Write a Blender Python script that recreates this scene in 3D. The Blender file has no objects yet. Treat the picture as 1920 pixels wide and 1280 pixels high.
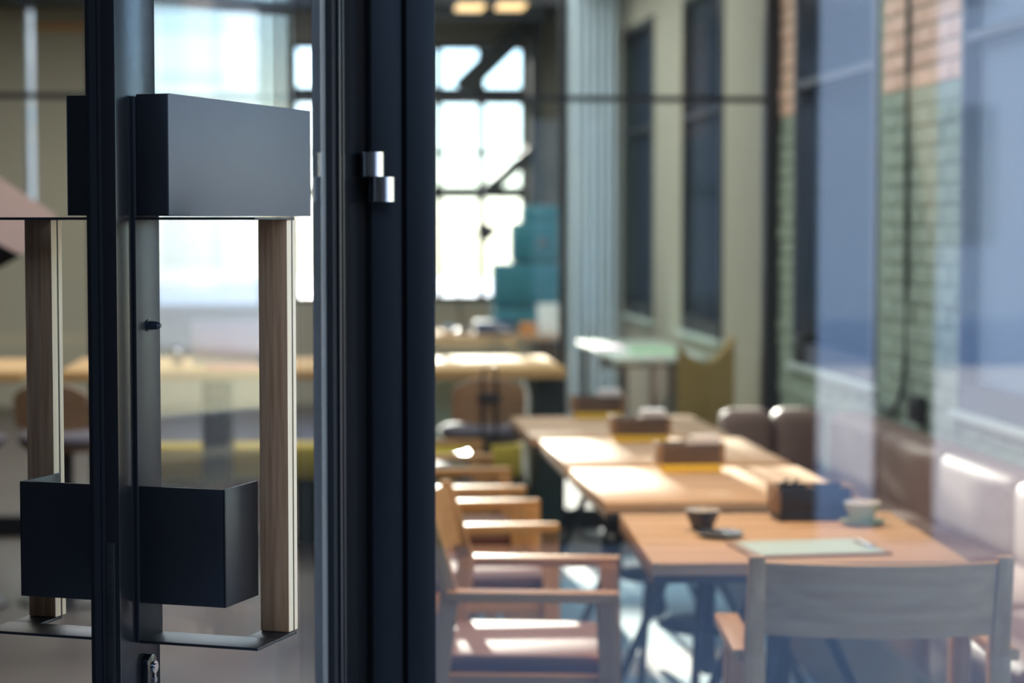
import bpy, bmesh, math, random
from mathutils import Vector, Matrix
random.seed(7)
PI = math.pi
S = bpy.context.scene
C = S.collection
# ------------------------------------------------------------------ camera, sky, sun, exposure
PHI = math.radians(5.28)                       # the room is turned a little against the camera
CP, SP = math.cos(PHI), math.sin(PHI)
cam_d = bpy.data.cameras.new('camera')
cam = bpy.data.objects.new('camera', cam_d)
C.objects.link(cam)
cam.location = (0, 0, 1.53)
cam.rotation_euler = (PI / 2 - math.atan(223 / 4000), 0, 0)
cam_d.sensor_width = 36
cam_d.lens = 75
cam_d.clip_start = 0.05
cam_d.dof.use_dof = True
cam_d.dof.focus_distance = 3.02
cam_d.dof.aperture_fstop = 3.3
S.camera = cam
S.view_settings.view_transform = 'Standard'
S.view_settings.look = 'None'
S.view_settings.exposure = 0.15
S.view_settings.gamma = 1.0
S.view_settings.use_curve_mapping = False
S.cycles.use_denoising = True
S.cycles.max_bounces = 10
S.cycles.diffuse_bounces = 5
S.cycles.glossy_bounces = 5
S.cycles.transparent_max_bounces = 24
S.cycles.sample_clamp_indirect = 6
S.cycles.caustics_reflective = False
S.cycles.caustics_refractive = False

def rv(x, y, z=0):                             # room vector -> world
    return Vector((x * CP - y * SP, x * SP + y * CP, z))

w = bpy.data.worlds.new('sky')
S.world = w
w.use_nodes = True
nt = w.node_tree
sky = nt.nodes.new('ShaderNodeTexSky')
sky.sky_type = 'NISHITA'
sky.sun_disc = False
sky.sun_elevation = math.radians(40)
sky.sun_rotation = math.radians(-5)
sky.air_density = 1.0
sky.ozone_density = 1.2
sky.dust_density = 0.1
nt.links.new(sky.outputs[0], nt.nodes['Background'].inputs[0])
nt.nodes['Background'].inputs[1].default_value = 0.55

sun_d = bpy.data.lights.new('sun', 'SUN')
sun_d.energy = 33.0
sun_d.angle = math.radians(0.55)
sun_d.color = (1.0, 0.80, 0.57)
sun = bpy.data.objects.new('sun', sun_d)
C.objects.link(sun)
sun.rotation_euler = rv(0.033, -1.0, -0.185).to_track_quat('-Z', 'Y').to_euler()

def area(x, y, z, sx, sy, power, col):
    d = bpy.data.lights.new('ceiling_fill', 'AREA')
    d.shape = 'RECTANGLE'; d.size = sx; d.size_y = sy
    d.energy = power; d.color = col
    o = bpy.data.objects.new('ceiling_fill', d)
    C.objects.link(o)
    o.location = rv(x, y, z); o.rotation_euler = (0, 0, PHI)
area(.55, 5.6, 3.25, 3.0, 2.8, 28, (.97, .95, 1.0))      # added fill lights under the ceiling, standing in for daylight
area(.3, 8.6, 3.28, 2.6, 2.6, 60, (.90, .95, 1.0))
area(-3.0, 7.5, 3.28, 3.2, 5.0, 30, (1.0, .93, .82))
area(-.6, 13.6, 3.28, 5.0, 4.8, 230, (1.0, .98, .92))

# ------------------------------------------------------------------ materials
def nodes(name):
    m = bpy.data.materials.new(name)
    m.use_nodes = True
    t = m.node_tree
    return m, t, t.nodes['Principled BSDF']

def mixrgb(t, a, b, fac):
    n = t.nodes.new('ShaderNodeMix')
    n.data_type = 'RGBA'
    n.inputs[6].default_value = (*a, 1)
    n.inputs[7].default_value = (*b, 1)
    t.links.new(fac, n.inputs[0])
    return n.outputs[2]

def noise(t, scale, vec=None, detail=3):
    n = t.nodes.new('ShaderNodeTexNoise')
    n.inputs['Scale'].default_value = scale
    n.inputs['Detail'].default_value = detail
    if vec is not None:
        t.links.new(vec, n.inputs['Vector'])
    return n.outputs['Fac']

def objco(t, scale=(1, 1, 1)):
    tc = t.nodes.new('ShaderNodeTexCoord')
    mp = t.nodes.new('ShaderNodeMapping')
    mp.inputs['Scale'].default_value = scale
    t.links.new(tc.outputs['Object'], mp.inputs['Vector'])
    return mp.outputs['Vector']

def mat(name, col, rough=0.5, metal=0.0, var=0.12, scale=12, bump=0.0, bscale=200, spec=0.5, sheen=0.0, rvar=0.0):
    m, t, p = nodes(name)
    v = objco(t)
    f = noise(t, scale, v)
    t.links.new(mixrgb(t, tuple(c * (1 - var) for c in col), tuple(min(1, c * (1 + var)) for c in col), f), p.inputs['Base Color'])
    p.inputs['Roughness'].default_value = rough
    p.inputs['Metallic'].default_value = metal
    p.inputs['Specular IOR Level'].default_value = spec
    if sheen:
        p.inputs['Sheen Weight'].default_value = sheen
    if bump:
        b = t.nodes.new('ShaderNodeBump')
        b.inputs['Strength'].default_value = bump
        b.inputs['Distance'].default_value = 0.002
        t.links.new(noise(t, bscale, v, 2), b.inputs['Height'])
        t.links.new(b.outputs[0], p.inputs['Normal'])
    return m

def wood(name, dark, light, axis=0, rough=0.45, fine=60, spec=0.4):
    m, t, p = nodes(name)
    sc = [fine, fine, fine]
    sc[axis] = fine * 0.04
    v = objco(t, sc)
    f = noise(t, 1.0, v, 6)
    r = t.nodes.new('ShaderNodeValToRGB')
    r.color_ramp.elements[0].position = 0.32
    r.color_ramp.elements[0].color = (*dark, 1)
    r.color_ramp.elements[1].position = 0.68
    r.color_ramp.elements[1].color = (*light, 1)
    t.links.new(f, r.inputs[0])
    t.links.new(r.outputs[0], p.inputs['Base Color'])
    p.inputs['Roughness'].default_value = rough
    p.inputs['Specular IOR Level'].default_value = spec
    b = t.nodes.new('ShaderNodeBump')
    b.inputs['Strength'].default_value = 0.15
    b.inputs['Distance'].default_value = 0.001
    t.links.new(f, b.inputs['Height'])
    t.links.new(b.outputs[0], p.inputs['Normal'])
    return m

def glass(name, f0=0.05, tint=(0.96, 0.985, 0.98), rough=0.0, graze=1.0):
    """thin clear pane: see-through plus a Schlick mirror, same for every ray"""
    m = bpy.data.materials.new(name)
    m.use_nodes = True
    t = m.node_tree
    t.nodes.clear()
    out = t.nodes.new('ShaderNodeOutputMaterial')
    tr = t.nodes.new('ShaderNodeBsdfTransparent')
    tr.inputs[0].default_value = (*tint, 1)
    gl = t.nodes.new('ShaderNodeBsdfGlossy')
    gl.inputs['Roughness'].default_value = rough
    gl.inputs['Color'].default_value = (1, 1, 1, 1)
    g = t.nodes.new('ShaderNodeNewGeometry')
    d = t.nodes.new('ShaderNodeVectorMath'); d.operation = 'DOT_PRODUCT'
    t.links.new(g.outputs['Normal'], d.inputs[0]); t.links.new(g.outputs['Incoming'], d.inputs[1])
    def mth(op, a, b=None):
        n = t.nodes.new('ShaderNodeMath'); n.operation = op
        for i, q in enumerate((a, b)):
            if q is None: continue
            if isinstance(q, (int, float)): n.inputs[i].default_value = q
            else: t.links.new(q, n.inputs[i])
        return n.outputs[0]
    a = mth('ABSOLUTE', d.outputs['Value'])
    k = mth('POWER', mth('SUBTRACT', 1.0, a), 5.0)
    f = mth('ADD', mth('MULTIPLY', k, (1 - f0) * graze), f0)
    mx = t.nodes.new('ShaderNodeMixShader')
    t.links.new(f, mx.inputs[0]); t.links.new(tr.outputs[0], mx.inputs[1]); t.links.new(gl.outputs[0], mx.inputs[2])
    t.links.new(mx.outputs[0], out.inputs[0])
    return m

def fabric_blind(name, col, trans):
    m = bpy.data.materials.new(name)
    m.use_nodes = True
    t = m.node_tree
    t.nodes.clear()
    out = t.nodes.new('ShaderNodeOutputMaterial')
    d = t.nodes.new('ShaderNodeBsdfDiffuse'); r = t.nodes.new('ShaderNodeBsdfTranslucent')
    c = mixrgb(t, tuple(q * 0.9 for q in col), col, noise(t, 30, objco(t, (1, 1, 6))))
    t.links.new(c, d.inputs[0]); t.links.new(c, r.inputs[0])
    mx = t.nodes.new('ShaderNodeMixShader'); mx.inputs[0].default_value = trans
    t.links.new(d.outputs[0], mx.inputs[1]); t.links.new(r.outputs[0], mx.inputs[2])
    t.links.new(mx.outputs[0], out.inputs[0])
    return m

def emit(name, col, s):
    m, t, p = nodes(name)
    p.inputs['Base Color'].default_value = (*col, 1)
    p.inputs['Emission Color'].default_value = (*col, 1)
    p.inputs['Emission Strength'].default_value = s
    return m

def floor_mat():
    m, t, p = nodes('floor with sun and shade bands')
    tc = t.nodes.new('ShaderNodeTexCoord')
    sx = t.nodes.new('ShaderNodeSeparateXYZ')
    t.links.new(tc.outputs['Object'], sx.inputs[0])
    def mth(op, a, b):
        n = t.nodes.new('ShaderNodeMath'); n.operation = op
        for i, q in enumerate((a, b)):
            if isinstance(q, (int, float)): n.inputs[i].default_value = q
            else: t.links.new(q, n.inputs[i])
        return n.outputs[0]
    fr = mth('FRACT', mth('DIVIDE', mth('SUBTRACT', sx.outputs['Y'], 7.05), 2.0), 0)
    st = mth('LESS_THAN', fr, 0.24)  # sunlit bands white, shaded bands teal, both put into the floor colour
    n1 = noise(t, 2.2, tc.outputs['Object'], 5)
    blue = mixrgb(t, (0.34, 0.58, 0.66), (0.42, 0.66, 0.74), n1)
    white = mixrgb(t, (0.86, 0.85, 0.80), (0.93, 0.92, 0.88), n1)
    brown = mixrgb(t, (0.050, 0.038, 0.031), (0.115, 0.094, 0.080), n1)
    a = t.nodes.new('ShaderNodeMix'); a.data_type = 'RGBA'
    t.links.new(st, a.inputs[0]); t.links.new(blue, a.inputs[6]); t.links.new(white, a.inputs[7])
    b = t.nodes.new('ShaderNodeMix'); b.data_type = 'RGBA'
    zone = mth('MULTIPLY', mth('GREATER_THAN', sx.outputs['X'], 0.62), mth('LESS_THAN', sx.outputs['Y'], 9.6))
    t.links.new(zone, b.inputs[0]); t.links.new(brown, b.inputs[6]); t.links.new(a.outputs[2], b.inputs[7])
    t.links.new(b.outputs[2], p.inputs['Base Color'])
    p.inputs['Roughness'].default_value = 0.42
    return m

MT = dict(
    frame=mat('black powder coat', (0.011, 0.011, 0.012), 0.22, spec=0.45, var=0.05, bump=0.02, bscale=900),
    edge=mat('black door edge', (0.006, 0.006, 0.007), 0.5, spec=0.3),
    jamb=mat('blue black jamb paint', (0.008, 0.010, 0.012), 0.42, spec=0.3, var=0.05),
    handle=mat('black textured handle coat', (0.012, 0.012, 0.013), 0.42, spec=0.5, bump=0.08, bscale=700),
    cover=mat('anthracite textured coat', (0.030, 0.034, 0.040), 0.45, spec=0.6, var=0.05, bump=0.12, bscale=900),
    rubber=mat('black rubber', (0.008, 0.008, 0.009), 0.7),
    spacer=mat('grey spacer bar', (0.35, 0.33, 0.31), 0.4, metal=0.3, bump=0.6, bscale=260),
    chrome=mat('brushed steel', (0.55, 0.55, 0.56), 0.22, metal=1.0, var=0.03),
    steel=mat('polished steel', (0.7, 0.68, 0.65), 0.12, metal=1.0, var=0.03),
    barwood=wood('brown handle wood', (0.36, 0.175, 0.080), (0.54, 0.30, 0.155), axis=2, fine=170, rough=0.75, spec=0.15),
    oak=wood('honey oak', (0.46, 0.235, 0.075), (0.62, 0.36, 0.14), axis=0, fine=45),
    oakz=wood('honey oak upright', (0.42, 0.225, 0.080), (0.58, 0.34, 0.14), axis=2, fine=45),
    oaky=wood('honey oak crosswise', (0.44, 0.245, 0.095), (0.58, 0.355, 0.16), axis=1, fine=45),
    top=wood('table oak', (0.50, 0.31, 0.17), (0.66, 0.44, 0.275), axis=0, fine=25, rough=0.6, spec=0.08),
    top2=wood('orange oak', (0.60, 0.34, 0.13), (0.76, 0.48, 0.21), axis=0, fine=25, rough=0.6, spec=0.1),
    topedge=mat('table edge walnut', (0.15, 0.09, 0.055), 0.5),
    darkblue=mat('blue black steel', (0.022, 0.026, 0.036), 0.45),
    iron=mat('black iron', (0.014, 0.016, 0.020), 0.4),
    leather=mat('taupe leather', (0.27, 0.175, 0.135), 0.58, var=0.2, scale=5, bump=0.3, bscale=60, spec=0.25),
    seatl=mat('rose tan leather', (0.25, 0.135, 0.098), 0.7, var=0.08, bump=0.15, bscale=150),
    seatd=mat('maroon seat side', (0.09, 0.03, 0.03), 0.5),
    green=mat('sage green brick paint', (0.33, 0.41, 0.31), 0.65, var=0.28, scale=9, bump=0.8, bscale=45),
    peach=mat('peach brick paint', (0.90, 0.59, 0.44), 0.65, var=0.15, scale=9, bump=0.8, bscale=45),
    plaster=mat('warm grey plaster', (0.43, 0.41, 0.33), 0.8, var=0.06),
    beige=mat('beige plaster', (0.42, 0.39, 0.31), 0.8, var=0.05),
    white=mat('white paint', (0.75, 0.76, 0.74), 0.6, var=0.03),
    darkc=mat('dark teal grey ceiling', (0.06, 0.075, 0.08), 0.7),
    concrete=mat('pale concrete', (0.45, 0.45, 0.44), 0.8, var=0.1, scale=4),
    porch=mat('dark porch brick', (0.045, 0.040, 0.038), 0.8, var=0.3, scale=6),
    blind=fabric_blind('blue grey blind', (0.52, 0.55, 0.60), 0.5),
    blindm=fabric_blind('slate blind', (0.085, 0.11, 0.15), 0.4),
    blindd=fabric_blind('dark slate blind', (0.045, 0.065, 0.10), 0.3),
    glass=glass('window glass', 0.092),
    glassd=glass('door glass', 0.03, (0.95, 0.97, 0.965)),
    glassr=glass('satin window glass', 0.012, (.93, .96, .98), 0.15, 0.06),
    glassw=glass('frosted end window glass', 0.03, (.80, .85, .95)),
    glassp=glass('partition glass', 0.03),
    cupd=mat('dark slate glaze', (0.06, 0.07, 0.085), 0.25),
    cupg=mat('sage glaze', (0.40, 0.46, 0.24), 0.3),
    cream=mat('cream glaze', (0.7, 0.66, 0.58), 0.3),
    mint=mat('mint paper', (0.48, 0.61, 0.55), 0.7, var=0.03),
    paper=mat('white paper', (0.85, 0.82, 0.80), 0.8, var=0.02),
    pinkp=mat('pink paper', (0.72, 0.52, 0.48), 0.8, var=0.05),
    board=wood('board wood', (0.30, 0.17, 0.08), (0.42, 0.26, 0.13), axis=0, fine=60),
    caddy=wood('dark caddy wood', (0.09, 0.055, 0.035), (0.15, 0.095, 0.06), axis=0, fine=60),
    caddyl=wood('light caddy wood', (0.26, 0.155, 0.085), (0.36, 0.22, 0.13), axis=1, fine=60),
    yellow=mat('yellow lacquer', (0.92, 0.62, 0.05), 0.4, var=0.06),
    mustard=mat('mustard fabric', (0.58, 0.42, 0.06), 0.8, var=0.1),
    teal=mat('teal lacquer', (0.03, 0.20, 0.27), 0.35, var=0.1),
    navy=mat('navy cloth', (0.02, 0.06, 0.17), 0.6),
    orange=mat('orange lacquer', (0.75, 0.32, 0.10), 0.5),
    laptop=mat('silver laptop', (0.74, 0.77, 0.80), 0.4, metal=0.0, var=0.03),
    red=mat('salmon card', (0.70, 0.22, 0.17), 0.6),
    dgreen=mat('dark green steel', (0.02, 0.035, 0.028), 0.5),
    mintp=mat('mint plastic', (0.62, 0.72, 0.66), 0.4, var=0.04),
    tan=mat('mustard tan upholstery', (0.46, 0.29, 0.09), 0.8, var=0.25, scale=3),
    band_sheet=mat('pale blue reflection band', (0.74, 0.84, 0.92), 0.8, var=0.05),
    terra=mat('terracotta lamp shade', (0.24, 0.135, 0.09), 0.7, var=0.06),
    black=mat('matt black', (0.006, 0.006, 0.006), 0.8),
    warm=emit('warm lamp', (1.0, 0.62, 0.28), 2.2),
    stonef=mat('pale stone front', (0.90, 0.82, 0.76), 0.8, var=0.06, scale=3),
    winblue=mat('far window glass', (0.42, 0.50, 0.55), 0.2),
    slate=mat('slate window frame', (0.10, 0.115, 0.15), 0.5),
    bluewall=mat('pale blue grey render', (0.82, 0.85, 0.89), 0.8, var=0.05),
    pale=wood('pale grip sides', (0.90, 0.66, 0.40), (0.98, 0.78, 0.52), axis=2, fine=170),
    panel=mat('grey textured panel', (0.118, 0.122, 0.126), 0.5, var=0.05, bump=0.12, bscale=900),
    pave=mat('pale paving', (0.66, 0.72, 0.82), 0.75, var=0.12, scale=3),
    seatg=mat('mauve grey cushion', (0.12, 0.10, 0.11), 0.7),
    stoolw=wood('brown stool plywood', (0.34, 0.195, 0.10), (0.48, 0.30, 0.17), axis=0, fine=50),
    lilac=mat('lilac card', (0.55, 0.35, 0.62), 0.7),
    lime=mat('pale green card', (0.40, 0.75, 0.42), 0.7),
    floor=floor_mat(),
)

# ------------------------------------------------------------------ mesh builder
class G:
    def __init__(s):
        s.bm = bmesh.new()
    def hexa(s, lo, hi, bev=0, seg=2):
        v = [s.bm.verts.new(p) for p in lo] + [s.bm.verts.new(p) for p in hi]
        n = len(lo)
        fs = [s.bm.faces.new(v[:n][::-1]), s.bm.faces.new(v[n:])]
        for i in range(n):
            j = (i + 1) % n
            fs.append(s.bm.faces.new((v[i], v[j], v[n + j], v[n + i])))
        if bev:
            es = list({e for f in fs for e in f.edges})
            bmesh.ops.bevel(s.bm, geom=es, offset=bev, segments=seg, profile=0.5, affect='EDGES')
        return s
    def box(s, x0, x1, y0, y1, z0, z1, bev=0, seg=2):
        q = [(x0, y0), (x1, y0), (x1, y1), (x0, y1)]
        return s.hexa([(a, b, z0) for a, b in q], [(a, b, z1) for a, b in q], bev, seg)
    def prism(s, poly, z0, z1, bev=0):
        return s.hexa([(a, b, z0) for a, b in poly], [(a, b, z1) for a, b in poly], bev)
    def cyl(s, p0, p1, r0, r1=None, n=16, bev=0):
        r1 = r0 if r1 is None else r1
        p0, p1 = Vector(p0), Vector(p1)
        q = (p1 - p0).to_track_quat('Z', 'Y')
        ring = lambda p, r: [p + q @ Vector((r * math.cos(2 * PI * i / n), r * math.sin(2 * PI * i / n), 0)) for i in range(n)]
        return s.hexa(ring(p0, r0), ring(p1, max(r1, 1e-4)), bev)
    def tube(s, pts, r, n=8):
        pts = [Vector(p) for p in pts]
        rings = []
        for i, p in enumerate(pts):
            d = (pts[min(i + 1, len(pts) - 1)] - pts[max(i - 1, 0)]).normalized()
            q = d.to_track_quat('Z', 'Y')
            rings.append([s.bm.verts.new(p + q @ Vector((r * math.cos(2 * PI * k / n), r * math.sin(2 * PI * k / n), 0))) for k in range(n)])
        for a, b in zip(rings, rings[1:]):
            for k in range(n):
                s.bm.faces.new((a[k], a[(k + 1) % n], b[(k + 1) % n], b[k]))
        s.bm.faces.new(rings[0][::-1]); s.bm.faces.new(rings[-1])
        return s
    def lathe(s, prof, n=32, c=(0, 0, 0)):
        c = Vector(c)
        rings = []
        for r, z in prof:
            if r < 1e-5:
                rings.append([s.bm.verts.new(c + Vector((0, 0, z)))])
            else:
                rings.append([s.bm.verts.new(c + Vector((r * math.cos(2 * PI * k / n), r * math.sin(2 * PI * k / n), z))) for k in range(n)])
        for a, b in zip(rings, rings[1:]):
            for k in range(n):
                j = (k + 1) % n
                if len(a) == 1 and len(b) == 1: continue
                if len(a) == 1: s.bm.faces.new((a[0], b[j], b[k]))
                elif len(b) == 1: s.bm.faces.new((a[k], a[j], b[0]))
                else: s.bm.faces.new((a[k], a[j], b[j], b[k]))
        return s
    def sheet(s, fn, nu, nv, th):
        """fn(u, v) -> point; closed slab of thickness th along fn's rough normal"""
        P = [[Vector(fn(i / nu, j / nv)) for j in range(nv + 1)] for i in range(nu + 1)]
        def nrm(i, j):
            a = P[min(i + 1, nu)][j] - P[max(i - 1, 0)][j]
            b = P[i][min(j + 1, nv)] - P[i][max(j - 1, 0)]
            return a.cross(b).normalized()
        F = [[s.bm.verts.new(P[i][j] + nrm(i, j) * th / 2) for j in range(nv + 1)] for i in range(nu + 1)]
        B = [[s.bm.verts.new(P[i][j] - nrm(i, j) * th / 2) for j in range(nv + 1)] for i in range(nu + 1)]
        for i in range(nu):
            for j in range(nv):
                s.bm.faces.new((F[i][j], F[i + 1][j], F[i + 1][j + 1], F[i][j + 1]))
                s.bm.faces.new((B[i][j], B[i][j + 1], B[i + 1][j + 1], B[i + 1][j]))
        for i in range(nu):
            s.bm.faces.new((F[i][0], B[i][0], B[i + 1][0], F[i + 1][0]))
            s.bm.faces.new((F[i][nv], F[i + 1][nv], B[i + 1][nv], B[i][nv]))
        for j in range(nv):
            s.bm.faces.new((F[0][j], F[0][j + 1], B[0][j + 1], B[0][j]))
            s.bm.faces.new((F[nu][j], B[nu][j], B[nu][j + 1], F[nu][j + 1]))
        return s
    def obj(s, name, m, parent=None, room=False, loc=None):
        bmesh.ops.recalc_face_normals(s.bm, faces=s.bm.faces)
        me = bpy.data.meshes.new(name)
        s.bm.to_mesh(me); s.bm.free()
        for p in me.polygons: p.use_smooth = True
        me.set_sharp_from_angle(angle=0.6)
        me.materials.append(MT[m] if isinstance(m, str) else m)
        o = bpy.data.objects.new(name, me)
        C.objects.link(o)
        if parent: o.parent = parent
        if room: o.rotation_euler = (0, 0, PHI)
        if loc: o.location = loc
        return o

def tag(o, label=None, cat=None, group=None, kind=None):
    if label: o['label'] = label
    if cat: o['category'] = cat
    if group: o['group'] = group
    if kind: o['kind'] = kind
    return o

def thing(name, label, cat, x, y, z=0, rot=0, group=None, kind=None):
    """Empty at a thing's base, placed in room coordinates"""
    o = bpy.data.objects.new(name, None)
    o.empty_display_size = 0.05
    C.objects.link(o)
    o.location = rv(x, y, z)
    o.rotation_euler = (0, 0, PHI + rot)
    return tag(o, label, cat, group, kind)

def copy_tree(o, parent=None):
    c = o.copy()
    C.objects.link(c)
    c.parent = parent
    for ch in list(o.children): copy_tree(ch, c)
    return c

def place(o, x, y, z=0, rot=0, label=None, group=None):
    o.location = rv(x, y, z)
    o.rotation_euler = (0, 0, PHI + rot)
    return tag(o, label, None, group)

def struct(g, name, m, label, cat):
    return tag(g.obj(name, m, room=True), label, cat, kind='structure')

def sroot(name, label, cat):
    return thing(name, label, cat, 0, 0, 0, 0, None, 'structure')

# ------------------------------------------------------------------ the shell (room coordinates: x right, y into the cafe)
WX = 2.32                                            # inner face of the right wall
YF, YP, YE = 3.72, 10.55, 18.0                       # shop front, glazed partition, end wall
struct(G().box(-5, WX + .3, YF, YE + .3, -.12, 0), 'floor', 'floor', 'cafe floor, brown concrete with white sun and blue shade bands painted into its colour under the tables', 'floor')
tag(G().box(-40, 40, -30, YF, -.14, -.02).obj('pavement', 'pave', room=True), 'pale paving in front of the shop front', 'pavement', kind='structure')
tag(G().box(-40, 40, YE + .3, 60, -.14, -.02).obj('street', 'pave', room=True), 'pale street beyond the far cafe windows', 'street', kind='structure')

g = G()
for a in ((-5, -1.0, YF, YP + .1), (-1.0, 1.3, YF, 7.35), (-1.0, -.75, 7.35, 9.75), (1.3, WX + .3, YF, YP + .1), (-1.0, 1.3, 9.75, YP + .1)):
    g.box(*a, 3.3, 3.45)
g.box(-5, WX + .3, YP + .1, YE + .3, 3.3, 3.45)
ceil = struct(g, 'ceiling', 'darkc', 'dark ceiling with an added skylight opening over the dining tables', 'ceiling')
sk = sroot('window_9', 'unseen glazed skylight added in the dark ceiling to light the dining tables', 'skylight')  # added out of view, opening shaped for where light reaches the tables
G().box(-.75, 1.3, 7.35, 9.75, 3.40, 3.406).obj('pane', 'glassp', sk)
for y in (8.29, 9.20):
    G().box(-.75, 1.3, y - .025, y + .025, 3.33, 3.45).obj('glazing_bar', 'iron', sk)
for x in (-.73, 1.28):
    G().box(x - .02, x + .02, 7.35, 9.75, 3.34, 3.44).obj('glazing_bar', 'iron', sk)

# right wall with deep window openings
WIN = ((4.3, 5.9), (6.05, 7.50), (8.65, 10.18), (12.02, 13.35), (14.53, 15.93))
SILL, HEAD = .855, 2.95
def wall_pieces(y0, y1):
    g = G()
    g.box(WX, WX + .3, y0, y1, -.1, SILL - .02)
    g.box(WX, WX + .3, y0, y1, HEAD, 3.3)
    e = y0
    for a, b in WIN:
        if a < y0 or b > y1: continue
        g.box(WX, WX + .3, e, a, SILL - .02, HEAD); e = b
    g.box(WX, WX + .3, e, y1, SILL - .02, HEAD)
    return g
wr = struct(wall_pieces(YF, YP + .02), 'wall_right', 'green', 'sage green painted brick wall with peach painted upper courses behind the bench', 'wall')
wr2 = struct(wall_pieces(YP + .02, YE), 'wall_right_far', 'plaster', 'warm grey plastered wall with two tall windows beyond the glazed partition', 'wall')
wr2.name = 'wall_right.001'

# bricks of the right wall, every one on its own, painted sage below and peach above
def brick_mesh(l, mname, k):
    g = G()
    j = lambda: random.uniform(-.003, .003)
    g.box(-.009 + j(), .012, j() * .5, l - .008, .0 + j() * .5, .068, bev=.005, seg=1)
    o = g.obj('brick', mname)
    me = o.data
    bpy.data.objects.remove(o)
    return me
BL = .235
bm_full = {m: [brick_mesh(BL, m, k) for k in range(4)] for m in ('green', 'peach')}
bm_half = {m: [brick_mesh(BL / 2, m, k) for k in range(3)] for m in ('green', 'peach')}
def lay(y0, y1, z0, z1):
    k0 = math.floor(z0 / .076)
    for k in range(k0, 40):
        z = k * .076
        if z < z0 - .04 or z + .06 > z1: continue
        m = 'peach' if z > 2.05 else 'green'
        y = y0
        first = k % 2
        while y < y1 - .03:
            l = BL / 2 if first or y + BL > y1 + .02 else BL
            first = 0
            if y + l > y1 + .03: break
            me = random.choice((bm_half if l < BL else bm_full)[m])
            o = bpy.data.objects.new('brick', me)
            C.objects.link(o)
            o.parent = wr
            o.location = (WX + random.uniform(-.004, .004), y, z)
            y += l
lay(7.51, 8.645, .72, 2.75)
lay(10.19, 10.54, .72, 2.75)
lay(8.66, 10.18, .70, .845)
lay(6.25, 7.50, .70, .845)

def wall_window(n, a, b, label):
    r = sroot('window_%d' % n, label, 'window')
    x = WX - .012
    g = G()
    for q in ((a, a + .075), (b - .04, b)): g.box(x, x + .06, *q, SILL, HEAD)
    for q in ((SILL, SILL + .10), (HEAD - .05, HEAD)): g.box(x, x + .06, a, b, *q)
    g.box(x + .003, x + .055, a, b, 2.17, 2.205)
    g.obj('frame', 'slate' if n in (4, 5) else 'iron', r)
    G().box(x + .015, x + .021, a + .075, b - .04, SILL + .10, HEAD - .05).obj('pane', 'glassr', r)
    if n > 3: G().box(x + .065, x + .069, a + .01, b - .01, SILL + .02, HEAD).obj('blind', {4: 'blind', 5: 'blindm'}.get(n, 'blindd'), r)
    G().box(WX - .04, WX + .01, a - .03, b + .03, SILL - .03, SILL, bev=.004).obj('sill', 'mintp', r)
    return r
wall_window(3, *WIN[0], 'unseen bare window nearest the shop front, added for a bright reflection in the door stile')  # added out of view, no blind, so it reflects brightly in the door
wall_window(4, *WIN[1], 'tall blue grey shaded window at the right, above the near end of the bench')
wall_window(5, *WIN[2], 'tall blue grey shaded window between the black post and the brick pier')
wall_window(6, *WIN[3], 'tall dark shaded window beyond the partition, the wider one near the tan chair')
wall_window(7, *WIN[4], 'narrow dark shaded window beyond the partition, above the white table')

# end wall with the industrial window and a second opening
g = G()
y0, y1 = YE, YE + .3
for x0, x1, z0, z1 in ((-5, -2.375, -.1, 3.3), (-2.375, -2.305, -.1, .8), (-2.305, -1.36, -.1, 3.3), (-1.36, -.44, -.1, .80),
                       (-.44, -.20, -.1, 3.3), (-.20, 1.78, -.1, .86), (-.20, 1.78, 3.03, 3.3), (1.78, WX + .3, -.1, 3.3)):
    g.box(x0, x1, y0, y1, z0, z1)
struct(g, 'wall_back', 'beige', 'beige end wall around the bright industrial window', 'wall')
struct(G().box(-5.3, -5, YF, YE + .3, -.1, 3.45), 'wall_left', 'beige', 'beige side wall far to the left', 'wall')

iw = sroot('window_1', 'bright industrial window with dark bars in the end wall', 'window')
xs = [-.17] + [-.05 + 1.83 * k / 5 for k in range(1, 6)]
G().box(-.20, 1.78, YE + .14, YE + .146, .86, 3.03).obj('pane', 'glassw', iw)
for x in xs:
    G().box(x - .03, x + .03, YE + .10, YE + .18, .86, 3.03).obj('glazing_bar', 'darkblue', iw)
for z, t in ((.88, .03), (1.785, .05), (2.12, .016), (2.60, .07), (3.02, .03)):
    G().box(-.20, 1.78, YE + .09, YE + .19, z - t, z + t).obj('glazing_bar', 'darkblue', iw)
w2 = sroot('window_8', 'window in the end wall looking onto the pale building, seen through the door glass', 'window')
G().box(-1.36, -.44, YE + .14, YE + .146, .80, 3.3).obj('pane', 'glassp', w2)
for x0, x1, z0, z1 in ((-1.36, -1.33, .8, 3.3), (-.47, -.44, .8, 3.3), (-1.33, -.47, .8, .84)):
    G().box(x0, x1, YE + .10, YE + .18, z0, z1).obj('frame', 'beige', w2)
w3 = sroot('window_10', 'narrow bright slit window at far left of the end wall', 'window')
G().box(-2.375, -2.305, YE + .14, YE + .146, .8, 3.3).obj('pane', 'glassp', w3)
struct(G().box(-2.30, -1.35, YE - .05, YE, 3.11, 3.17), 'trim_4', 'oak', 'brown wooden rail high on the end wall at left', 'trim')

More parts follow.
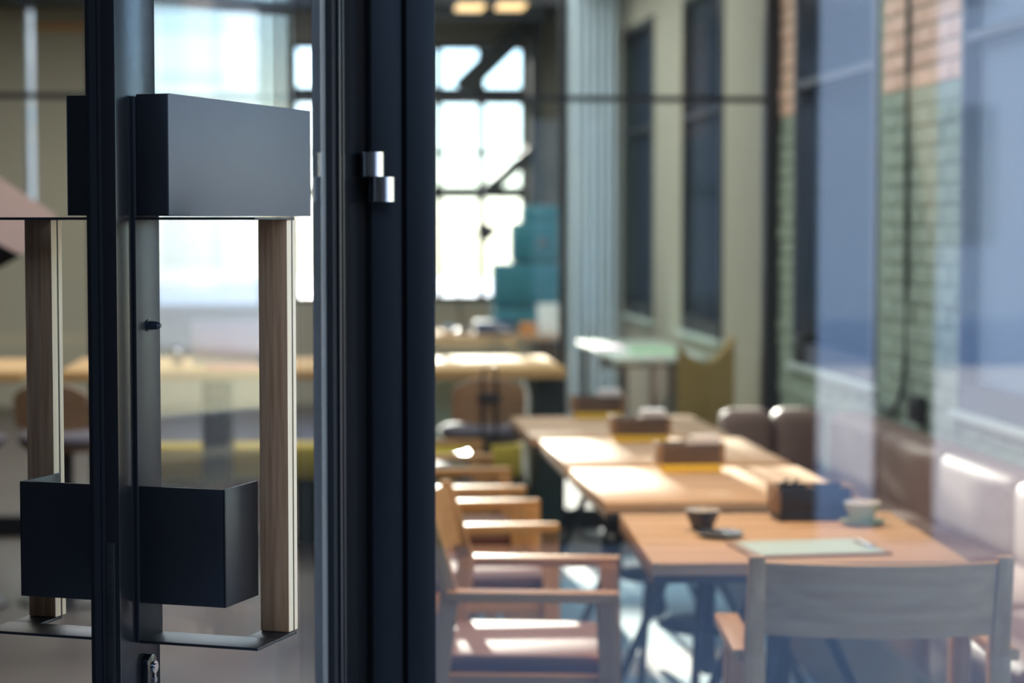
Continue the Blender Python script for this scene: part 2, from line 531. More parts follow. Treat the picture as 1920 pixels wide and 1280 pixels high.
# steel braces in front of the industrial window
def brace(p, q, r, label):
    a, b = Vector(p), Vector(q)
    d = (b - a).normalized(); n = Vector((-d.z, 0, d.x)) * r
    g = G()
    g.hexa([a - n, a + n, a + n + Vector((0, .12, 0)), a - n + Vector((0, .12, 0))], [b - n, b + n, b + n + Vector((0, .12, 0)), b - n + Vector((0, .12, 0))])
    return struct(g, 'beam', 'darkc', label, 'beam')
brace((1.20, 17.5, 2.62), (1.90, 17.5, 3.3), .085, 'dark diagonal roof brace across the upper industrial window')
brace((1.42, 17.6, 1.78), (1.80, 17.6, 2.12), .05, 'short dark diagonal brace at the middle of the industrial window')
struct(G().box(1.76, 1.86, 17.4, 17.52, 0, 3.3), 'column', 'darkc', 'dark steel column beside the industrial window', 'column')
struct(G().box(.2, 1.8, 16.6, 16.75, 3.12, 3.3), 'beam', 'darkc', 'grey ceiling beam beyond the two warm ceiling lamps', 'beam')

# glazed partition across the room
pt = sroot('window_2', 'black steel glazed partition across the room behind the bench', 'partition')
for x in (-3.4, -2.25, -1.08, .08, 1.226):
    G().box(x - .016, x + .016, YP - .025, YP + .025, 0, 3.3).obj('mullion', 'iron', pt)
G().box(-5, WX, YP - .02, YP + .02, 2.128, 2.156).obj('transom', 'iron', pt)
G().box(-5, WX, YP - .02, YP + .02, 0, .10).obj('bottom_rail', 'iron', pt)
e = [-5, -3.4, -2.25, -1.08, .08, 1.226, 2.24]
for a, b in zip(e, e[1:]):
    if a in (-1.08,): continue                         # the open passage
    G().box(a + .016, b - .016, YP - .004, YP + .004, .10, 3.3).obj('pane', 'glassp', pt)
struct(G().box(2.24, WX, YP - .05, YP + .05, 0, 3.3), 'trim_2', 'iron', 'thick black steel post where the partition meets the brick wall', 'post')

# shop front: jamb, lintel, fixed window
struct(G().box(-5.3, -.86, YF, YF + .2, -.1, 3.45).box(-.86, 2.62, YF, YF + .2, 2.42, 3.45).box(-16, 34, YF, YF + .2, 3.45, 16), 'wall_front', 'porch', 'dark shop front wall around the glass door, with a tall unseen part added to shade the street', 'wall')  # tall wide upper part added to keep low sun off the street
jb = sroot('trim_1', 'blue black metal door jamb between the open door and the fixed window', 'trim')
G().box(.098, .151, 3.705, 3.80, 0, 2.42, bev=.0015).obj('jamb', 'jamb', jb)
G().box(.150, .159, 3.725, 3.79, 0, 2.42).obj('groove', 'black', jb)
G().box(.158, .2075, 3.690, 3.80, 0, 2.42, bev=.0015).obj('mullion', 'jamb', jb)
G().box(.088, .0985, 3.735, 3.80, 0, 2.42).obj('gasket', 'rubber', jb)
struct(G().box(-.90, -.84, 3.69, 3.80, 0, 2.42).box(-.84, .10, 3.69, 3.80, 2.34, 2.42), 'trim_3', 'jamb', 'blue black door frame around the doorway', 'trim')
fw = sroot('window_11', 'large fixed shop front window in front of the dining tables', 'window')
G().box(.2075, 2.55, 3.752, 3.776, .06, 2.36).obj('pane', 'glass', fw)
g = G().box(.2075, 2.62, 3.70, 3.80, 0, .06).box(.2075, 2.62, 3.70, 3.80, 2.36, 2.42).box(2.55, 2.62, 3.70, 3.80, .06, 2.36)
g.obj('frame', 'jamb', fw)

# added walls, canopy and piers shape light and reflections; street behind the camera
struct(G().box(-1.9, -1.6, -2.6, YF, -.1, 3.6), 'wall_shade_left', 'porch', 'unseen dark side wall added to block light from the left', 'wall')
struct(G().box(-1.9, 1.5, -2.9, -2.6, -.1, 3.6), 'wall_shade_back', 'porch', 'unseen dark back wall added to block light from behind', 'wall')
struct(G().box(-1.9, 1.5, 1.1, YF, 3.45, 3.6), 'ceiling_shade', 'porch', 'unseen dark canopy added to block light from above the entrance', 'ceiling')
for x0, x1 in ((1.50, 2.42), (2.78, 3.00)):
    struct(G().box(x0, x1, -2.9, -2.6, -.1, 3.6), 'column', 'porch', 'dark pier added to mirror as a dark band in the window' + (', the wide one' if x0 < 2 else ', the slim one'), 'column')
fb = thing('street_building', 'pale stone building across the street, behind the viewer', 'building', 6, -26)
G().box(-9, 30, -8, 0, -.1, 9).obj('wall', 'bluewall', fb)
for k in range(10):
    for z in (1.2, 5.0):
        G().box(-7.5 + k * 3.6, -5.9 + k * 3.6, 0, .06, z, z + 2.2).obj('window', 'winblue', fb)

# pale building beyond the end windows
nb = thing('street_building', 'pale building across the street beyond the end window, blurred in the door glass', 'building', -3.0, 30)
G().box(-6, 2.3, 0, 6, -.1, 9).obj('wall', 'stonef', nb)
for x in (-4.6, -3.0, -1.4, .2, 1.3):
    for z, h in ((.9, 1.5), (3.4, 1.7), (6.2, 1.7)):
        G().box(x - .42, x + .42, -.05, .02, z, z + h).obj('window', 'winblue', nb)
        G().box(x - .5, x + .5, -.16, .02, z - .12, z).obj('window_sill', 'white', nb)
for z in (3.0, 5.6):
    G().box(-6, 2.3, -.12, 0, z - .1, z + .08).obj('ledge', 'white', nb)

# ------------------------------------------------------------------ the open door (door frame: x along the leaf, y = -b)
O = Vector((-.515, 2.9, 0))
DA = math.atan2(.951, .309)
door = bpy.data.objects.new('door_1', None)
C.objects.link(door)
door.location = O
door.rotation_euler = (0, 0, DA)
tag(door, 'open black framed glass door with box shaped pull handles', 'door', kind='structure')
def db(a0, a1, b0, b1, z0, z1, bev=0, g=None):
    return (g or G()).box(a0, a1, -b1, -b0, z0, z1, bev)
DH = 2.30
g = db(-.0455, .069, -.0405, 0, .02, DH, .0012)
g.obj('stile', 'frame', door)
g = db(-.044, .060, -.0455, -.0405, .02, DH, .001)
g.obj('rebate_strip', 'frame', door)
g = db(-.0468, -.0450, -.038, -.028, .02, DH); db(-.0468, -.0450, -.0255, -.0215, .02, DH, 0, g)
g.obj('edge_seal', 'rubber', door)
lp = db(-.0466, -.0440, -.0205, -.0075, .62, 1.0985, .0005).obj('lock_plate', mat('dark lock plate', (.035, .034, .030), .45, metal=.4), door)
g = G()
for z in (1.075, 1.043, .975): g.cyl((-.0473, .012, z), (-.0463, .012, z), .0028, n=12)
g.obj('screw', 'iron', lp)
db(-.0475, -.0463, -.0165, -.0105, .985, 1.027).obj('latch_slot', 'black', lp)
db(-.0480, -.0463, -.0165, -.0095, .862, .914, .0005).obj('bolt', 'iron', lp)
db(.724, .857, -.0455, 0, .02, DH, .003).obj('stile', 'frame', door)
G().cyl((.728, .001, .02), (.728, .001, DH), .0045, n=12).obj('glazing_bead', 'frame', door)
G().cyl((.742, -.0005, .02), (.742, -.0005, DH), .003, n=12).obj('glazing_bead', 'frame', door)
db(.069, .724, -.0455, 0, .02, .12, .002).obj('rail', 'frame', door)
db(.069, .724, -.0455, 0, DH - .1, DH, .002).obj('rail', 'frame', door)
db(.066, .724, -.034, -.012, .12, DH - .1).obj('glass_pane', 'glassd', door)
db(.686, .709, -.031, -.016, .12, DH - .1).obj('glass_spacer', 'spacer', door)
db(.708, .7245, -.036, -.004, .12, DH - .1).obj('gasket', 'rubber', door)
db(.0685, .073, -.036, -.006, .12, DH - .1).obj('gasket', 'rubber', door)

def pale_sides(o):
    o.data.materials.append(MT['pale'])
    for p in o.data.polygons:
        if abs(p.normal.y) > .9: p.material_index = 1  # side faces of the grip take the paler tone, front stays brown
def handle(mir, sh):
    f = (lambda b: b) if not mir else (lambda b: -.045 - b)
    def hb(a0, a1, b0, b1, z0, z1, bev=0, g=None):
        p, q = f(b0), f(b1)
        return db(a0, a1, min(p, q), max(p, q), z0, z1, bev, g)
    g = hb(-.003, .066, 0, .006, .955, 1.70, .0008)
    hb(-.003, .066, .005, .183 + sh, 1.5336, 1.5372, .0006, g)
    hb(.065, .1265, .1345 + sh, .183 + sh, 1.5336, 1.5372, .0006, g)
    hb(-.003, .066, .005, .183 + sh, .9548, .9588, .0006, g)
    hb(.065, .1265, .1345 + sh, .183 + sh, .9548, .9588, .0006, g)
    hb(.1259, .1293, .1362 + sh, .1780 + sh, .956, 1.536, 0, g)
    h = g.obj('pull_handle', 'handle', door)
    hb(0, .480, .0065, .0535, 1.5395, 1.7033, .0012).obj('handle_box', 'handle', h)
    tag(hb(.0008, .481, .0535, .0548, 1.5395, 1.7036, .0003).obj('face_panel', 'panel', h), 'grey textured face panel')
    g = hb(0, .0032, .005, .1346, 1.0098, 1.1706, .0008)
    hb(0, .1058, .1314, .1346, 1.0098, 1.1706, .0008, g)
    g.obj('handle_bracket', 'handle', h)
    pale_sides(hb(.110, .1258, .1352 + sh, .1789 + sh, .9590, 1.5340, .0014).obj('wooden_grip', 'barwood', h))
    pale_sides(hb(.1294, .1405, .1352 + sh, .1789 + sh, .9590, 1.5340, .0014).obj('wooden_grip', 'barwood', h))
    s = -1 if not mir else 1
    y0 = -f(.006)
    g = G().cyl((.030, y0, 1.389), (.030, y0 + s * .002, 1.389), .0082, n=24)
    g.cyl((.030, y0 + s * .002, 1.389), (.030, y0 + s * .009, 1.389), .0068, n=6)
    g.cyl((.030, y0 + s * .009, 1.389), (.030, y0 + s * .016, 1.389), .0060, .0052, n=20)
    g.cyl((.030, y0 + s * .016, 1.389), (.030, y0 + s * .0195, 1.389), .0052, .0026, n=20)
    g.obj('cap_nut', 'iron', h)
handle(False, 0)
handle(True, .009)
g = G()
pts = []
for k in range(24):
    t = 2 * PI * k / 24
    pts.append((.028 + .0155 * math.cos(t), (.014 if math.sin(t) > 0 else -.045) + .0155 * math.sin(t)))
g.hexa([(x, 0, .905 + z) for x, z in pts], [(x, -.010, .905 + z) for x, z in pts], .002)
es = g.obj('lock_escutcheon', 'frame', door)
G().cyl((.030, -.009, .916), (.030, -.013, .916), .0085, n=24).cyl((.030, -.013, .916), (.030, -.0145, .916), .006, n=20).obj('lock_cylinder', 'steel', es)
G().box(.0278, .0322, -.0125, -.009, .893, .908).cyl((.030, -.009, .898), (.030, -.0135, .898), .004, n=16).obj('key_way', 'steel', es)
# hinge in room coordinates, on the door's hinge stile
hinge = G().box(.079, .094, 3.672, 3.70, 1.6085, 1.6495, .001).box(.093, .112, 3.672, 3.712, 1.566, 1.6065, .001).obj('hinge', 'black', None)
hinge.parent = door
hinge.matrix_parent_inverse = Matrix.LocRotScale(O, Matrix.Rotation(DA, 3, 'Z'), None).inverted()
hinge.rotation_euler = (0, 0, PHI)
G().cyl((.1005, 3.668, 1.6085), (.1005, 3.668, 1.6500), .0205, n=40, bev=.0012).obj('hinge_knuckle', 'chrome', hinge)
G().cyl((.1180, 3.668, 1.5655), (.1180, 3.668, 1.6075), .0205, n=40, bev=.0012).obj('hinge_knuckle', 'chrome', hinge)

# ------------------------------------------------------------------ dining tables
def make_table():
    t = thing('dining_table', '', 'table', 0, 0)
    G().box(-.367, .367, -.42, .42, .722, .75, .002).obj('tabletop', 'top', t)
    G().box(-.365, .365, -.4185, .4185, .704, .7225).obj('edge_frame', 'darkblue', t)
    for q in (-.3675, .362): G().box(q, q + .0055, -.4195, .4195, .705, .7222).obj('edge_band', 'topedge', t)
    G().cyl((0, 0, .23), (0, 0, .705), .024, n=20).lathe([(0, .17), (.018, .175), (.027, .195), (.03, .22), (.022, .245), (0, .25)], 20).box(-.16, .16, -.16, .16, .694, .705).obj('post', 'iron', t)
    G().lathe([(0, .315), (.14, .315), (.15, .32), (.15, .328), (.14, .333), (0, .333)], 40).obj('crank_wheel', 'iron', t)
    for az in (12, 138, 252):
        a = math.radians(az)
        c, s = math.cos(a), math.sin(a)
        G().cyl((.03 * c, .03 * s, .70), (.37 * c, .37 * s, 0.0), .017, .013, n=12).obj('leg', 'iron', t)
    return t
tb = make_table()
TL = ((1.155, 5.20, 1.5, 'oak dining table nearest the window, with two cups and a clipboard on it'),
      (1.17, 6.275, 0, 'bright oak dining table second from the window'),
      (1.17, 7.20, 0, 'oak dining table third from the window, right behind the brightest one'),
      (1.15, 8.10, 0, 'oak dining table farthest from the window, nearest the stool'))
for i, (x, y, r, lb) in enumerate(TL):
    place(tb if i == 0 else copy_tree(tb), x, y, 0, -math.radians(r) * 2, lb, 'dining tables along the bench')

# armchairs
def make_chair():
    t = thing('armchair', '', 'chair', 0, 0)
    def q(x, y, dx, dy): return [(x - dx, y - dy), (x + dx, y - dy), (x + dx, y + dy), (x - dx, y + dy)]
    def bar(a, b, za, zb, da, dbb, g=None):
        g = g or G()
        return g.hexa([(x, y, za) for x, y in q(*a, *da)], [(x, y, zb) for x, y in q(*b, *dbb)], .003)
    for s in (-1, 1):
        y = s * .252
        g = bar((-.095, y), (-.022, y), 0, .652, (.017, .022), (.022, .022))
        bar((-.022, y), (-.078, y), .64, .855, (.022, .020), (.014, .016), g)
        g.obj('rear_leg', 'oakz', t)
        bar((.375, y), (.352, y), 0, .634, (.020, .022), (.026, .022)).obj('front_leg', 'oakz', t)
        G().box(-.03, .380, y + s * .016 - .027, y + s * .016 + .027, .630, .655, .004).obj('armrest', 'oak', t)
        G().box(-.06, .36, y - s * .024 - .012, y - s * .024 + .012, .385, .447, .003).obj('seat_rail', 'oak', t)
    G().box(.335, .360, -.24, .24, .385, .447, .003).obj('seat_rail', 'oaky', t)
    G().box(-.065, -.04, -.24, .24, .385, .447, .003).obj('seat_rail', 'oaky', t)
    s = G().box(-.045, .362, -.222, .222, .470, .492, .009).obj('seat', 'seatl', t)
    G().box(-.04, .357, -.219, .219, .446, .472, .003).obj('seat_base', 'seatd', s)
    def bk(u, v):
        y = -.258 + .516 * u
        z = .690 + .153 * v
        return (-.036 - .052 * (1 - (2 * u - 1) ** 2) - .22 * (z - .70), y, z)
    G().sheet(bk, 16, 4, .014).obj('backrest', 'oaky', t)
    return t
ch = make_chair()
CL = ((.378, 5.30, -8.6, 'oak armchair at the left of the table nearest the window'),
      (.325, 6.41, 0, 'oak armchair at the left of the second table from the window'),
      (.315, 7.30, 0, 'oak armchair at the left of the third table from the window'),
      (.290, 8.28, 0, 'oak armchair at the left of the farthest table, beside the stool'),
      (1.148, 4.285, 84.7, 'oak armchair seen from behind, right inside the window'))
for i, (x, y, r, lb) in enumerate(CL):
    place(ch if i == 0 else copy_tree(ch), x, y, 0, math.radians(r), lb, 'oak armchairs around the dining tables')

# ------------------------------------------------------------------ leather bench
bn = thing('bench', 'long taupe leather corner bench under the brick wall', 'bench', 0, 0)
G().box(1.66, 2.30, 3.95, 8.86, 0.0, .30).box(1.72, 2.30, 8.30, 8.86, 0, .30).obj('plinth', 'topedge', bn)
def cushion(x0, x1, y0, y1, z0, z1, name, n=5, puff=.02, axis=1):
    g = G()
    bm = g.bm
    g.box(x0, x1, y0, y1, z0, z1, bev=min(.05, (x1 - x0) * .33, (z1 - z0) * .33), seg=4)
    return g.obj(name, 'leather', bn)
yy = 3.95
L = .79
while yy < 8.65:
    y2 = min(yy + L, 8.70)
    cushion(1.62, 2.16, yy + .003, y2 - .003, .29, .50, 'seat_cushion')
    o = cushion(2.115, 2.296, yy + .003, y2 - .003, .46, .75, 'back_cushion')
    yy += L
for a, b in ((1.69, 1.905), (1.911, 2.125)):
    cushion(a, b, 8.71, 8.88, .30, .75, 'back_cushion')

# ------------------------------------------------------------------ things on the dining tables
def caddy(x, y, label, rot=0, dark=False, base='yellow', nap=True):
    t = thing('condiment_caddy', label, 'caddy', x, y, .75, rot, 'wooden caddies on the tables')
    z0 = .024
    G().box(-.094, .094, -.058, .058, 0, z0, .001).obj('base', base, t)
    for a in (-.055, .047): G().box(-.092, .092, a, a + .008, z0, .088, .001).obj('side_board', 'darkblue' if dark else 'caddy', t)
    G().box(-.09, .09, -.047, .047, z0, z0 + .006).obj('bottom', 'caddy', t)
    for a, b, h in ((-.100, -.0985, .090), (.0985, .100, .090)): G().box(a - .006, b + .006, -.055, .055, z0, h, .001).obj('end_board', 'caddyl', t)
    G().box(-.004, .004, -.047, .047, z0, .086).obj('divider', 'caddyl', t)
    return t
def napkins(x, y, label, m='paper', h=.106, w=.042):
    g = G()
    for k in range(6):
        g.box(-w + random.uniform(-.002, .002), w, -.042 + k * .0135, -.033 + k * .0135, 0, h - .026 + random.uniform(-.004, .004), .001, 1)
    o = g.obj('napkin_stack', m, room=True, loc=rv(x, y, .7805))
    return tag(o, label, 'napkins')
caddy(1.172, 6.62, 'dark wooden caddy with a yellow base on the bright second table')
caddy(1.155, 7.535, 'dark wooden caddy with a yellow base on the third table')
caddy(1.125, 8.45, 'dark wooden caddy with a yellow base on the farthest dining table')
caddy(1.30, 5.50, 'slate fronted wooden caddy with black pens on the nearest table', dark=True, base='darkblue')
napkins(1.220, 6.62, 'white napkins standing in the caddy on the second table')
napkins(1.203, 7.535, 'white napkins standing in the caddy on the third table')
napkins(1.173, 8.45, 'white napkins standing in the caddy on the farthest dining table')
for k, (px, lb) in enumerate(((1.222, 'black pen lying across the slate fronted caddy, the one at its end'), (1.250, 'black pen lying across the slate fronted caddy, next to the end pen'))):
    tag(G().cyl((-.02, -.058, .096), (.03, .06, .096), .004, n=10).cyl((.03, .06, .096), (.035, .072, .096), .004, .001, n=10).obj('pen', 'iron', room=True, loc=rv(px, 5.50, .75)), lb, 'pen')

def cup(x, y, z, m, label, r=.044, h=.052):
    t = thing('coffee_cup', label, 'cup', x, y, z)
    G().lathe([(0, 0), (.024, 0), (.026, .004), (.031, .016), (r - .004, .036), (r, h), (r - .0015, h + .0015), (r - .0035, h), (r - .008, .036), (.026, .012), (0, .009)], 40).obj('bowl', m, t)
    G().lathe([(.024, .0125), (r - .0088, .0365), (r - .0040, h - .0005), (r - .0046, h - .0005), (r - .0094, .0365), (.022, .0135)], 40).obj('inner_glaze', 'cream', t)
    G().lathe([(0, h * .62), (r - .0058, h * .62), (r - .0058, h * .625), (0, h * .625)], 32).obj('coffee', 'cream', t)
    pts = [(r * .80 * math.cos(.9) + .02 * math.sin(k / 8 * PI) * math.cos(.9), r * .80 * math.sin(.9) + .02 * math.sin(k / 8 * PI) * math.sin(.9), .016 + .028 * k / 8) for k in range(9)]
    G().tube(pts, .0032).obj('handle', m, t)
    G().lathe([(r - .0035, h), (r - .0015, h + .0018), (r + .0003, h)], 40).obj('rim', 'cream', t)
    return t
def saucer(x, y, m, label):
    t = thing('saucer', label, 'saucer', x, y, .7502)
    G().lathe([(0, 0), (.030, 0), (.052, .007), (.058, .0105), (.0575, .0125), (.050, .0095), (.030, .0045), (0, .004)], 40).obj('dish', m, t)
    G().lathe([(.0572, .0122), (.0586, .0112), (.0578, .0128)], 40).obj('rim', 'cream' if m == 'cupd' else m, t)
    return t
cup(.976, 5.312, .7505, 'cupd', 'dark slate coffee cup standing beside its saucer')
saucer(1.000, 5.198, 'cupd', 'dark slate saucer with a steel spoon on it')
sp = thing('spoon', 'small steel spoon on the dark saucer', 'spoon', .998, 5.165, .7625, math.radians(-86))
G().lathe([(0, 0), (.009, .002), (.012, .005), (.0123, .0055), (.009, .0032), (0, .0015)], 24, (-.035, 0, 0)).obj('spoon_bowl', 'steel', sp)
G().tube([(-.024, 0, .005), (0, 0, .008), (.04, 0, .006), (.07, 0, .004)], .0022).obj('stem', 'steel', sp)
saucer(1.405, 5.372, 'cupg', 'pale green saucer under the green cup')
cup(1.405, 5.374, .7549, 'cupg', 'sage green coffee cup on a matching saucer', .047, .053)

cb = thing('clipboard', 'wooden clipboard with a mint menu sheet, on the nearest table', 'clipboard', 1.172, 4.975, .7505, math.radians(5))
G().box(-.172, .168, -.115, .115, 0, .006, .002).obj('board', 'board', cb)
G().box(-.150, .155, -.107, .107, .006, .0068).obj('paper', 'mint', cb)
G().box(.128, .150, -.05, .05, .0066, .011, .002).cyl((.139, -.045, .013), (.139, .045, .013), .004, n=12).obj('clip', 'steel', cb)

# ------------------------------------------------------------------ counter tables, stools, yellow bench
def counter(x0, x1, y0, y1, leg_x, label):
    t = thing('counter_table', label, 'table', 0, 0)
    G().box(x0, x1, y0, y1, .867, .912, .006).obj('tabletop', 'top2', t)
    for a in leg_x:
        G().box(a - .055, a + .055, y0 + .12, y1 - .12, 0, .868, .004).obj('leg', 'dgreen', t)
    return t
counter(.185, 1.065, 8.99, 9.86, (.245, 1.00), 'thick oak counter table behind the stool, right of the door')
counter(-1.06, .16, 8.99, 9.86, (-.425, .09), 'long oak counter table with an open laptop, seen through the door glass')
counter(-2.6, -1.215, 8.99, 9.86, (-2.3, -1.50), 'oak counter table at far left, its rounded end behind the wooden grip')
caddy(.345, 9.25, 'dark wooden caddy with a yellow base on the counter table by the jamb').location.z = .912
tag(napkins(.375, 9.25, '', 'pinkp'), 'pink napkins standing in the caddy on the counter table', 'napkins').location.z = .944

def make_stool():
    t = thing('stool', '', 'stool', 0, 0)
    def bk(u, v):
        a = (u - .5) * 1.35
        return (.26 * math.sin(a) * .92, -.20 + .10 * (1 - math.cos(a)) - .03 * v, .705 + .19 * (1 - .25 * abs(2 * u - 1) ** 3 * (1 if v > .5 else 0)) * v + .02 * abs(2 * u - 1) ** 2 * (1 - v))
    G().sheet(bk, 14, 5, .012).obj('backrest', 'stoolw', t)
    g = G()
    for x in (-.028, .028):
        g.tube([(x, -.10, .62), (x, -.20, .63), (x, -.225, .70), (x, -.238, .80), (x, -.245, .92), (x * .5, -.243, .945)], .006)
    g.box(-.045, .045, -.248, -.215, .795, .835, .004)
    g.obj('back_bracket', 'iron', t)
    st = G().lathe([(0, .638), (.17, .638), (.19, .648), (.195, .668), (.175, .685), (0, .692)], 36).obj('seat', 'seatg', t)
    G().lathe([(0, .612), (.15, .615), (.185, .636), (.18, .640), (0, .640)], 36).obj('seat_shell', 'stoolw', st)
    G().cyl((0, 0, .03), (0, 0, .615), .026, n=20).lathe([(0, 0), (.20, 0), (.20, .012), (.06, .035), (.03, .06), (0, .06)], 36).obj('pedestal', 'iron', t)
    G().lathe([(.145, .24), (.155, .235), (.165, .24), (.155, .245), (.145, .24)], 32).cyl((-.155, 0, .24), (.155, 0, .24), .007, n=10).obj('footrest', 'iron', t)
    return t
sl = make_stool()
place(sl, .705, 8.86, 0, 0, 'plywood backed swivel stool at the oak counter right of the door jamb', 'plywood swivel stools at the counters')
place(copy_tree(sl), -1.00, 8.70, 0, math.radians(-10), 'plywood backed swivel stool just left of the door stile', 'plywood swivel stools at the counters')
place(copy_tree(sl), -1.43, 8.66, 0, math.radians(8), 'plywood backed swivel stool at the far left edge', 'plywood swivel stools at the counters')

yb = thing('bench', 'low mustard yellow bench on a dark base behind the counters', 'bench', 0, 10.25)
G().box(-.90, 1.075, -.14, .14, .31, .47, .02).obj('seat', 'mustard', yb)
G().box(-.88, 1.06, -.12, .12, 0, .31).obj('base', 'dgreen', yb)

wc = thing('side_chair', 'mint white plastic chair half hidden behind the jamb', 'chair', .52, 9.63, 0, 0)
def wb(u, v):
    x = -.20 + .40 * u
    return (x, .20 + .05 * v - .05 * (2 * u - 1) ** 2, .50 + .30 * v)
G().sheet(wb, 8, 4, .012).obj('backrest', 'mintp', wc)
G().sheet(lambda u, v: (-.2 + .4 * u, -.2 + .4 * v, .44 + .03 * (2 * u - 1) ** 2), 6, 6, .014).obj('seat', 'mintp', wc)
for sx in (-1, 1):
    for sy in (-1, 1):
        G().cyl((.15 * sx, .15 * sy, .44), (.2 * sx, .2 * sy, 0), .018, .012, n=12).obj('leg', 'mintp', wc)

lt = thing('laptop', 'silver laptop standing open on the long oak counter', 'laptop', -.365, 9.32, .912)
G().box(-.165, .165, -.0, .23, 0, .016, .003).obj('keyboard_base', 'laptop', lt)
G().hexa([(-.165, -.004, .016), (.165, -.004, .016), (.165, .004, .016), (-.165, .004, .016)], [(-.165, -.062, .20), (.165, -.062, .20), (.165, -.054, .20), (-.165, -.054, .20)], .002).obj('screen_lid', 'laptop', lt)
tag(G().box(-.12, .12, -.09, .09, 0, .008, .001).obj('menu_card', 'red', room=True, loc=rv(-.34, 9.13, .912)), 'salmon red menu card lying in front of the laptop', 'menu')
tag(G().lathe([(0, 0), (.030, 0), (.036, .06), (.033, .06), (.028, .006), (0, .005)], 24).obj('tumbler', 'teal', room=True, loc=rv(-.205, 9.13, .912)), 'small green tumbler beside the salmon menu card', 'tumbler')
tag(G().lathe([(0, 0), (.026, 0), (.028, .07), (.018, .085), (.018, .10), (.015, .10), (.015, .084), (.024, .068), (.022, .006), (0, .005)], 24).obj('glass_jar', 'steel', room=True, loc=rv(-.585, 9.16, .912)), 'shiny small jar at the left of the laptop', 'jar')

# ------------------------------------------------------------------ beyond the partition
wt = thing('work_table', 'pale topped table with black legs below the tall windows', 'table', 0, 0)
G().box(1.72, 2.28, 12.12, 14.0, .722, .75, .003).obj('tabletop', 'mintp', wt)
for x in (1.77, 2.23):
    for y in (12.18, 13.94):
        G().box(x - .022, x + .022, y - .022, y + .022, 0, .722).obj('leg', 'iron', wt)
G().box(1.75, 2.25, 13.0, 13.05, .64, .70).obj('cross_brace', 'iron', wt)
tag(G().prism([(-.14, -.2), (.12, -.25), (.15, .15), (-.10, .22)], 0, .012).obj('folder', 'lime', room=True, loc=rv(2.02, 12.75, .75)), 'pale green folder on the pale work table', 'folder')
tag(G().prism([(-.08, -.15), (.08, -.13), (.07, .14), (-.09, .12)], 0, .01).obj('folder', 'lilac', room=True, loc=rv(1.82, 13.1, .75)), 'lilac folder on the pale work table', 'folder')
tag(G().prism([(-.15, -.10), (.16, -.12), (.17, .10), (-.14, .12)], 0, .004).obj('paper_sheet', 'paper', room=True, loc=rv(2.06, 12.36, .75)), 'white sheet at the front of the pale work table', 'paper')

tc = thing('upholstered_chair', 'narrow tan upholstered chair with a dipped back, behind the last table', 'chair', 2.045, 11.10)
def tb_(u, v):
    top = .86 + .07 * max(0, 2 * u - 1) ** 1.5 + .03 * max(0, 1 - 2 * u) ** 1.2 - .065 * (1 - (2 * u - 1) ** 2)
    return (-.148 + .296 * u, -.02 - .02 * (1 - (2 * u - 1) ** 2), .02 + (top - .02) * v)
G().sheet(tb_, 12, 10, .05).obj('backrest', 'tan', tc)
G().box(-.145, .145, 0, .34, .30, .47, .03).obj('seat', 'tan', tc)
G().box(-.145, .145, 0, .33, .02, .31, .01).obj('skirt', 'tan', tc)

ct = thing('band_sheet', 'pale blue hanging sheet added for the bright reflected band in the far corner', 'band_sheet', 0, 0)  # hanging sheet added to give the pale bluish reflected band
g = G()
g.sheet(lambda u, v: (1.875 + .37 * u, 15.7 + .035 * math.sin(u * 40), .03 + 3.2 * v), 60, 2, .006)
g.obj('cloth', 'band_sheet', ct)
G().cyl((1.85, 15.7, 3.24), (2.318, 15.7, 3.24), .012, n=10).obj('rod', 'iron', ct)

wk = thing('workbench', 'wooden workbench below the industrial window', 'table', 0, 0)
G().box(.2, 1.62, 13.75, 14.5, .765, .80, .004).obj('tabletop', 'top', wk)
for x in (.26, 1.56):
    for y in (13.8, 14.45):
        G().box(x - .03, x + .03, y - .03, y + .03, 0, .765).obj('leg', 'iron', wk)
ms = thing('coffee_machine', 'large stepped teal machine on the workbench', 'machine', 1.41, 14.22, .80)
G().box(-.225, .205, -.16, .16, 0, .16, .012).obj('base_tier', 'teal', ms)
G().box(-.225, .205, -.15, .15, .175, .46, .012).obj('body', 'teal', ms)
G().box(-.10, .205, -.14, .14, .475, .73, .012).obj('upper_tier', 'teal', ms)
G().prism([(-.03, -.13), (.205, -.13), (.205, .13), (-.03, .13)], .72, .84, .012).obj('hopper', 'teal', ms)
G().box(-.218, .2, -.14, .14, .155, .18).box(-.09, .2, -.13, .13, .455, .48).obj('band', 'iron', ms)
G().cyl((.09, -.145, .60), (.09, -.156, .60), .03, n=20).obj('gauge', 'chrome', ms)
dl = thing('desk_lamp', 'jointed desk lamp standing out against the industrial window', 'lamp', .97, 14.06, .80)
G().lathe([(0, 0), (.075, 0), (.075, .015), (.02, .03), (.012, .05), (0, .05)], 28).obj('base', 'iron', dl)
G().tube([(0, 0, .04), (-.055, 0, .457)], .008).tube([(-.055, 0, .457), (.07, 0, .632), (.12, 0, .715)], .007).obj('arm', 'iron', dl)
G().cyl((-.055, -.012, .457), (-.055, .012, .457), .018, n=16).cyl((.12, -.012, .715), (.12, .012, .715), .015, n=16).obj('joint', 'iron', dl)
G().cyl((.11, 0, .73), (.20, 0, .645), .018, .058, n=24).obj('lamp_shade', 'iron', dl)
tag(G().box(-.125, .125, -.08, .08, 0, .09, .01).obj('storage_box', 'navy', room=True, loc=rv(1.165, 13.86, .80)), 'navy box at the front of the workbench', 'box')
tag(G().box(-.055, .055, -.04, .04, 0, .075, .008).obj('tin', 'orange', room=True, loc=rv(1.385, 13.86, .80)), 'orange tin between the navy box and the white board', 'tin')
